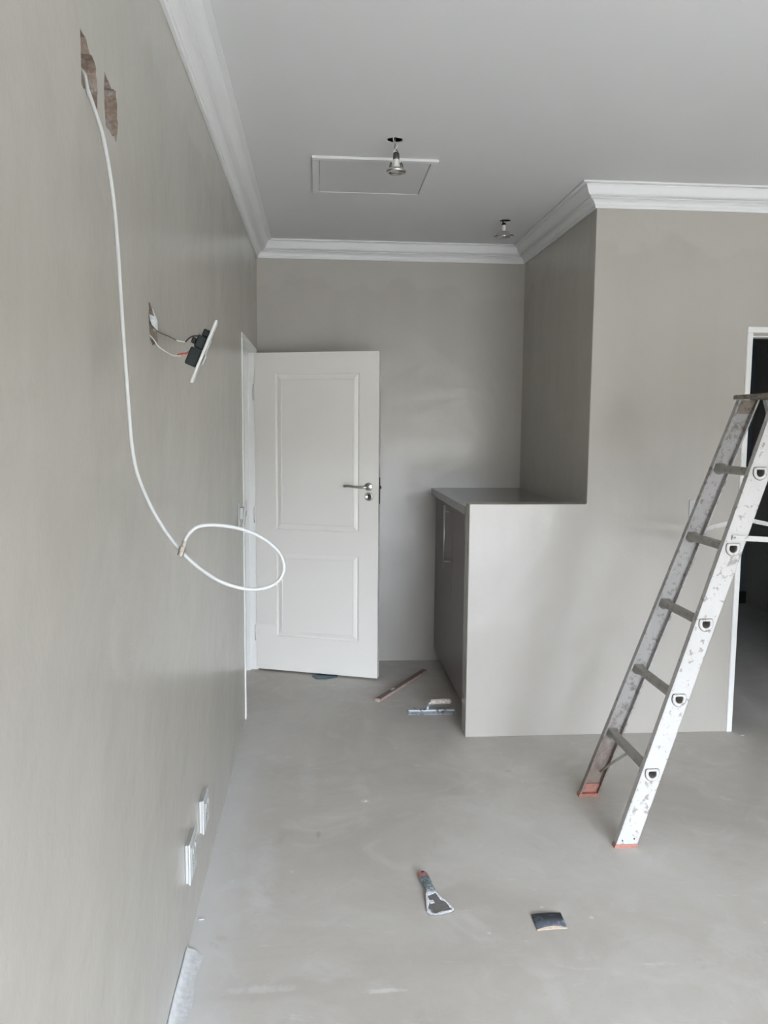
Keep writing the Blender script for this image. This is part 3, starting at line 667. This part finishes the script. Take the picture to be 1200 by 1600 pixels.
# D-shaped hollow rungs
for mir in (False, True):
    for i in range(5):
        z = RUNG_Z[i]; X = xc(z); X = 2*XM-X if mir else X
        y0, y1 = yn(z), yfz(z); mb = MB()
        prof = [(0.0205, -0.004), (0.0262, -0.004), (0.0262, 0.0000), (0.0215, 0.0001), (0.0215, 0.0027), (0.0250, 0.0030), (0.0225, 0.012), (0.0185, 0.030)]
        rings = [(r, y0+e) for r, e in prof]
        rings += [(0.0185, y1-0.040), (0.0230, y1-0.016), (0.0265, y1-0.004), (0.0250, y1-0.0003), (0.0215, y1-0.0002), (0.0215, y1+0.0027), (0.0262, y1+0.0028), (0.0262, y1+0.006), (0.0205, y1+0.006)]
        rings += [(0.0165, y1-0.02), (0.0165, y0+0.02), (0.0165, y0+0.003), (0.0205, y0-0.004)]
        for (ra, ya), (rb, yb) in zip(rings[:-1], rings[1:]):
            mb.loft([(X+px, ya, z+pz) for px, pz in dloop(ra)], [(X+px, yb, z+pz) for px, pz in dloop(rb)], cap=False)
        build(mb, 'rung', 'ladder_rung' if not mir else 'ladder_rung', ld)
        # bright pressed collar on the outer faces
        for yy, sg in ((y0-0.0045, -1), (y1+0.0065, 1)):
            c_ = MB(); A = [(X+px, yy, z+pz) for px, pz in dloop(0.0268)]; B = [(X+px, yy+sg*0.002, z+pz) for px, pz in dloop(0.0225)]; C = [(X+px, yy+sg*0.0015, z+pz) for px, pz in dloop(0.0160)]; D = [(X+px, yy-sg*0.004, z+pz) for px, pz in dloop(0.0150)]
            c_.loft(A, B, cap=False).loft(B, C, cap=False).loft(C, D, cap=False)
            build(c_, 'rung_collar', 'ladder_aluminium', ld)
            ys = y0-0.0004 if sg < 0 else y1+0.0029
            g_ = MB(); R1 = [(X+px, ys, z+pz) for px, pz in dloop(0.0290)]; R2 = [(X+px, ys, z+pz) for px, pz in dloop(0.0262)]
            R3 = [(x_, y_+sg*0.0012, z_) for x_, y_, z_ in R1]; R4 = [(x_, y_+sg*0.0012, z_) for x_, y_, z_ in R2]
            g_.loft(R1, R3, cap=False).loft(R3, R4, cap=False).loft(R2, R4, cap=False)
            build(g_, 'collar_outline', 'steel_dark', ld)  # dark ring added to outline the collar
cap = MB().box(2.104, 2.311, 2.940, 3.268, 1.727, 1.732, 0.002).box(2.104, 2.108, 2.940, 3.268, 1.7145, 1.727).box(2.307, 2.311, 2.940, 3.268, 1.7145, 1.727).box(2.108, 2.307, 2.940, 2.944, 1.7145, 1.727).box(2.108, 2.307, 3.264, 3.268, 1.7145, 1.727)
build(cap, 'top_cap', 'ladder_bracket', ld)
def bar(A, B, w, y, name='spreader_bar'):
    A, B = Vector(A), Vector(B); d = (B-A).normalized(); n = Vector((-d.z, 0, d.x))*w/2
    P = [A-n-d*w*0.4, B-n+d*w*0.4, B+n+d*w*0.4, A+n-d*w*0.4]
    return build(MB().loft([(p.x, y, p.z) for p in P], [(p.x, y+0.003, p.z) for p in P]), name, 'ladder_aluminium', ld)
bar((1.960,0,1.186), (2.230,0,1.172), 0.020, 2.9265)
bar((2.220,0,1.170), (2.455,0,1.186), 0.020, 2.9225)
bar((2.000,0,1.169), (2.190,0,1.216), 0.018, 3.2850)
bar((2.180,0,1.217), (2.420,0,1.169), 0.018, 3.2890)
for (x, z, y) in ((1.960,1.186,2.9265),(2.455,1.186,2.9225),(2.225,1.171,2.9225)):
    build(MB().lathe([(0,0.004),(0.004,0.003),(0.0055,0.0)], (x, y, z), 12, (0,-1,0)), 'rivet', 'steel_brushed', ld)
br = MB().tube([(1.612,3.300,0.118),(1.650,3.115,0.272)], 0.006, 8)
build(br, 'rung_brace', 'ladder_rung', ld)

# ------------------------------------------------------------------ tools and scraps on the floor
# spirit level
lv = thing('spirit_level', (0.905, 4.86, 0), 'brown spirit level lying on the floor near the cabinet', 'level')
A, B = Vector((0.742, 4.590, 0)), Vector((1.080, 5.130, 0)); d = (B-A).normalized(); n = Vector((d.y, -d.x, 0)); Ln = (B-A).length
Ml = Matrix((d, n, Vector((0,0,1)))).transposed().to_4x4(); Ml.translation = A
def lp(mb, name, mat, parent=lv): return build(mb.xform(Ml), name, mat, parent)
lp(MB().box(0, Ln, -0.018, 0.014, 0.0, 0.017, 0.002), 'level_body', 'level_body')
lp(MB().box(0.003, Ln, 0.0142, 0.0175, 0.0005, 0.015, 0.001), 'edge_rail', 'level_edge')
lp(MB().box(-0.010, -0.0003, -0.019, 0.016, 0.0, 0.018, 0.002), 'end_cap', 'level_edge')
lp(MB().box(Ln+0.0003, Ln+0.008, -0.019, 0.016, 0.0, 0.018, 0.002), 'end_cap', 'level_body')
lp(MB().box(0.175, 0.215, -0.010, 0.004, 0.0165, 0.0188, 0.001), 'vial', 'level_vial')
# plastering trowel
tw = thing('plastering_trowel', (1.03, 4.40, 0), 'plaster-smeared steel trowel with wooden handle by the half wall', 'trowel')
Mt = Matrix.Translation((1.030, 4.405, 0)) @ Matrix.Rotation(-0.02, 4, 'Z')
def tp(mb, name, mat): return build(mb.xform(Mt), name, mat, tw)
tp(MB().box(-0.137, 0.137, -0.055, 0.052, 0.0, 0.0022, 0.0008).box(-0.130, 0.130, -0.010, 0.012, 0.0022, 0.012, 0.003), 'blade', 'trowel_steel')
tp(MB().tube(catmull([(-0.022,0.002,0.010),(-0.020,0.002,0.030),(-0.008,0.002,0.046),(0.012,0.002,0.053),(0.03,0.002,0.055)]), 0.0075, 10), 'tang', 'trowel_steel')
tp(MB().tube(catmull([(-0.004,0.002,0.053),(0.020,0.002,0.056),(0.055,0.002,0.0575),(0.090,0.002,0.057),(0.106,0.002,0.056),(0.113,0.002,0.056)]), [0.013]+[0.0155]*8+[0.0165]*9+[0.0165]*4+[0.0165,0.0160,0.0150,0.013,0.011,0.009,0.006,0.004,0.002][:9], 14), 'handle', 'trowel_handle')
# scraper
scp = thing('scraper', (0.77, 2.60, 0), 'wide filling knife caked in white plaster lying on the floor', 'scraper')
A, B = Vector((0.7640, 2.7400, 0)), Vector((0.8010, 2.5000, 0)); d = (B-A).normalized(); n = Vector((-d.y, d.x, 0)); Ls = (B-A).length
Ms = Matrix((d, n, Vector((0,0,1)))).transposed().to_4x4(); Ms.translation = A
def blade_poly(k=1.0):
    # outline of the blade in (along, across)
    pts = [(0.118,-0.015),(0.132,-0.024),(0.155,-0.030),(0.185,-0.037),(0.212,-0.043),(0.228,-0.045),(0.241,-0.040),(0.247,-0.020),(0.247,0.010),(0.241,0.036),(0.233,0.049),(0.222,0.052),(0.205,0.046),(0.180,0.036),(0.155,0.027),(0.135,0.020),(0.118,0.014)]
    cx_ = sum(p[0] for p in pts)/len(pts); cy_ = sum(p[1] for p in pts)/len(pts)
    return [(cx_+(p[0]-cx_)*k, cy_+(p[1]-cy_)*k) for p in pts]
def zb_(x): return 0.010*max(0.0, (0.225-x)/0.105)
P = blade_poly()
blade = build(MB().loft([(x, y, zb_(x)) for x, y in P], [(x, y, zb_(x)+0.0014) for x, y in P]).xform(Ms), 'blade', 'scraper_steel', scp)
# plaster crust: an uneven rim around the blade
def rim_inner():
    out = []
    for i, (x, y) in enumerate(P):
        k = 0.74 + 0.13*math.sin(i*2.1); cx_, cy_ = 0.196, 0.003
        out.append((cx_+(x-cx_)*k*0.92, cy_+(y-cy_)*k))
    return out
I = rim_inner(); O = blade_poly(0.97); mbp = MB(); nP = len(P)
mbp.add([(x, y, zb_(x)+0.0016) for x, y in O]+[(x+(a_-x)*0.5, y+(b_-y)*0.5, zb_(x)+0.0048+0.001*math.sin(5*i)) for i, ((x, y), (a_, b_)) in enumerate(zip(O, I))]+[(x, y, zb_(x)+0.0016) for x, y in I],
        [(k, (k+1)%nP, nP+(k+1)%nP, nP+k) for k in range(nP)]+[(nP+k, nP+(k+1)%nP, 2*nP+(k+1)%nP, 2*nP+k) for k in range(nP)], True)
pc = build(mbp.xform(Ms), 'plaster_crust', 'scraper_plaster', scp); pc['label'] = 'white dried plaster around the blade edge'
build(MB().box(0.168, 0.186, -0.022, -0.006, zb_(0.177)+0.0014, zb_(0.177)+0.0036, 0.001).xform(Ms), 'plaster_blob', 'scraper_plaster', scp)
def oval(x, w, z0, z1, k=12): return [(x, w*math.cos(2*math.pi*i/k), (z0+z1)/2+(z1-z0)/2*math.sin(2*math.pi*i/k)) for i in range(k)]
hst = [(0.0,0.009,0.004,0.014),(0.004,0.0155,0.001,0.018),(0.015,0.0185,0.0,0.021),(0.040,0.0190,0.0,0.022)]
mbh = MB()
for p, q in zip(hst[:-1], hst[1:]): mbh.loft(oval(*p), oval(*q), cap=False, smooth=True)
mbh.add(oval(*hst[0]), [tuple(range(12))])
build(mbh.xform(Ms), 'handle_end', 'scraper_handle_red', scp)
hst = [(0.040,0.0190,0.0,0.022),(0.070,0.0180,0.0,0.022),(0.095,0.0150,0.001,0.021),(0.115,0.0170,0.004,0.019),(0.124,0.0175,0.006,0.016)]
mbh = MB()
for p, q in zip(hst[:-1], hst[1:]): mbh.loft(oval(*p), oval(*q), cap=False, smooth=True)
mbh.add(oval(*hst[-1]), [tuple(range(12))])
build(mbh.xform(Ms), 'handle', 'scraper_handle_blue', scp)
build(MB().lathe([(0,0.0005),(0.0045,0.0005),(0.0045,-0.004)], (0.016, 0.0, 0.0213), 10).xform(Ms), 'hanging_hole', 'black_plastic', scp)
# folded sandpaper
snd = thing('sandpaper', (1.146, 2.436, 0), 'folded piece of dark sandpaper curling up off the floor', 'sandpaper')
nu = 16; top, bot = [], []
for j in range(2):
    for i in range(nu+1):
        t = i/nu; x = -0.050+0.100*t; y = (-0.040 if j == 0 else 0.040) + 0.004*(t-0.5)
        z = 0.0025 + (0.010 if j == 0 else 0.003)*math.sin(math.pi*t)
        skew = 0.010*(0.5-(y/0.08))*0.6
        top.append((1.146+x+skew*-0.6-0.002*j, 2.437+y, z+0.0012)); bot.append((1.146+x+skew*-0.6-0.002*j, 2.437+y, z))
k = nu+1
def sheet(V, W_):
    n_ = len(V); q = [(i, i+1, k+i+1, k+i) for i in range(nu)]
    mb = MB().add(V+W_, q+[tuple(n_+v for v in reversed(f)) for f in q], True)
    rim = [(i, i+1) for i in range(nu)]+[(nu, k+nu)]+[(k+i+1, k+i) for i in reversed(range(nu))]+[(k, 0)]
    mb.f += [(a_, b_, n_+b_, n_+a_) for a_, b_ in rim]; mb.sm += [False]*len(rim)
    return mb
build(sheet(top, bot), 'grit_sheet', 'sandpaper_grit', snd)
flat = [(x, y-0.001, 0.0016+0.0003*math.sin(i)) for i, (x, y, z) in enumerate(bot)]; flat2 = [(x, y, 0.0004) for x, y, z in flat]
build(sheet(flat, flat2), 'backing_sheet', 'sandpaper_back', snd)
# teal scrap under the door
tl = MB()
T = [(0.352,5.085),(0.384,5.020),(0.440,5.018),(0.515,5.050),(0.520,5.110),(0.430,5.150)]
tl.loft([(x, y, 0.0005) for x, y in T], [(x+0.001, y, 0.006) for x, y in T])
tag(build(tl, 'plastic_scrap', 'teal_plastic', bevel=0.001), 'dark teal scrap of plastic on the floor under the door', 'scrap')
# peeling white strip along the foot of the left wall
st = MB(); A, B = [], []
ys = [1.55+0.82*i/22 for i in range(23)]
V1, V2 = [], []
for i, y in enumerate(ys):
    w = 0.040 + 0.006*math.sin(i*1.3); e = 1.0 if i < 22 else 0.5
    row = [(0.0007, y, 0.024*e+0.003*math.sin(i*0.9)), (0.0022, y, 0.012*e), (0.012, y, 0.0040), (0.024, y, 0.0022), (w*e+0.006, y, 0.0012)]
    V1 += row; V2 += [(a_+0.0010, b_, c_+0.0008) for a_, b_, c_ in row]
q = [(i*5+j, i*5+j+1, (i+1)*5+j+1, (i+1)*5+j) for i in range(22) for j in range(4)]
st.add(V1, q, True).add(V2, q, True)
st.add([V1[i] for i in range(110, 115)]+[V2[i] for i in range(110, 115)], [(j, j+1, 5+j+1, 5+j) for j in range(4)])
tag(build(st, 'peeling_strip', 'plaster_white'), 'white strip peeling along the foot of the left wall', 'strip')
# plaster crumbs and chips
crumbs = [((0.019,2.522), 0.008, 'white plaster crumb at the foot of the left wall'), ((0.596,3.325), 0.007, 'small white plaster crumb on the open floor before the door'),
          ((2.600,3.946), 0.010, 'thin white plaster chip beside the dark doorway frame')]
for (p, s, lab) in crumbs:
    bm = bmesh.new(); bmesh.ops.create_icosphere(bm, subdivisions=1, radius=s)
    for v in bm.verts: v.co = Vector((p[0]+v.co.x*rnd.uniform(.8, 1.5), p[1]+v.co.y*rnd.uniform(.5, .9), max(0.0003, s*0.3+v.co.z*0.32)))
    tag(build(MB().bm(bm), 'plaster_crumb', 'plaster_white'), lab, 'crumb', 'plaster crumbs on the floor')
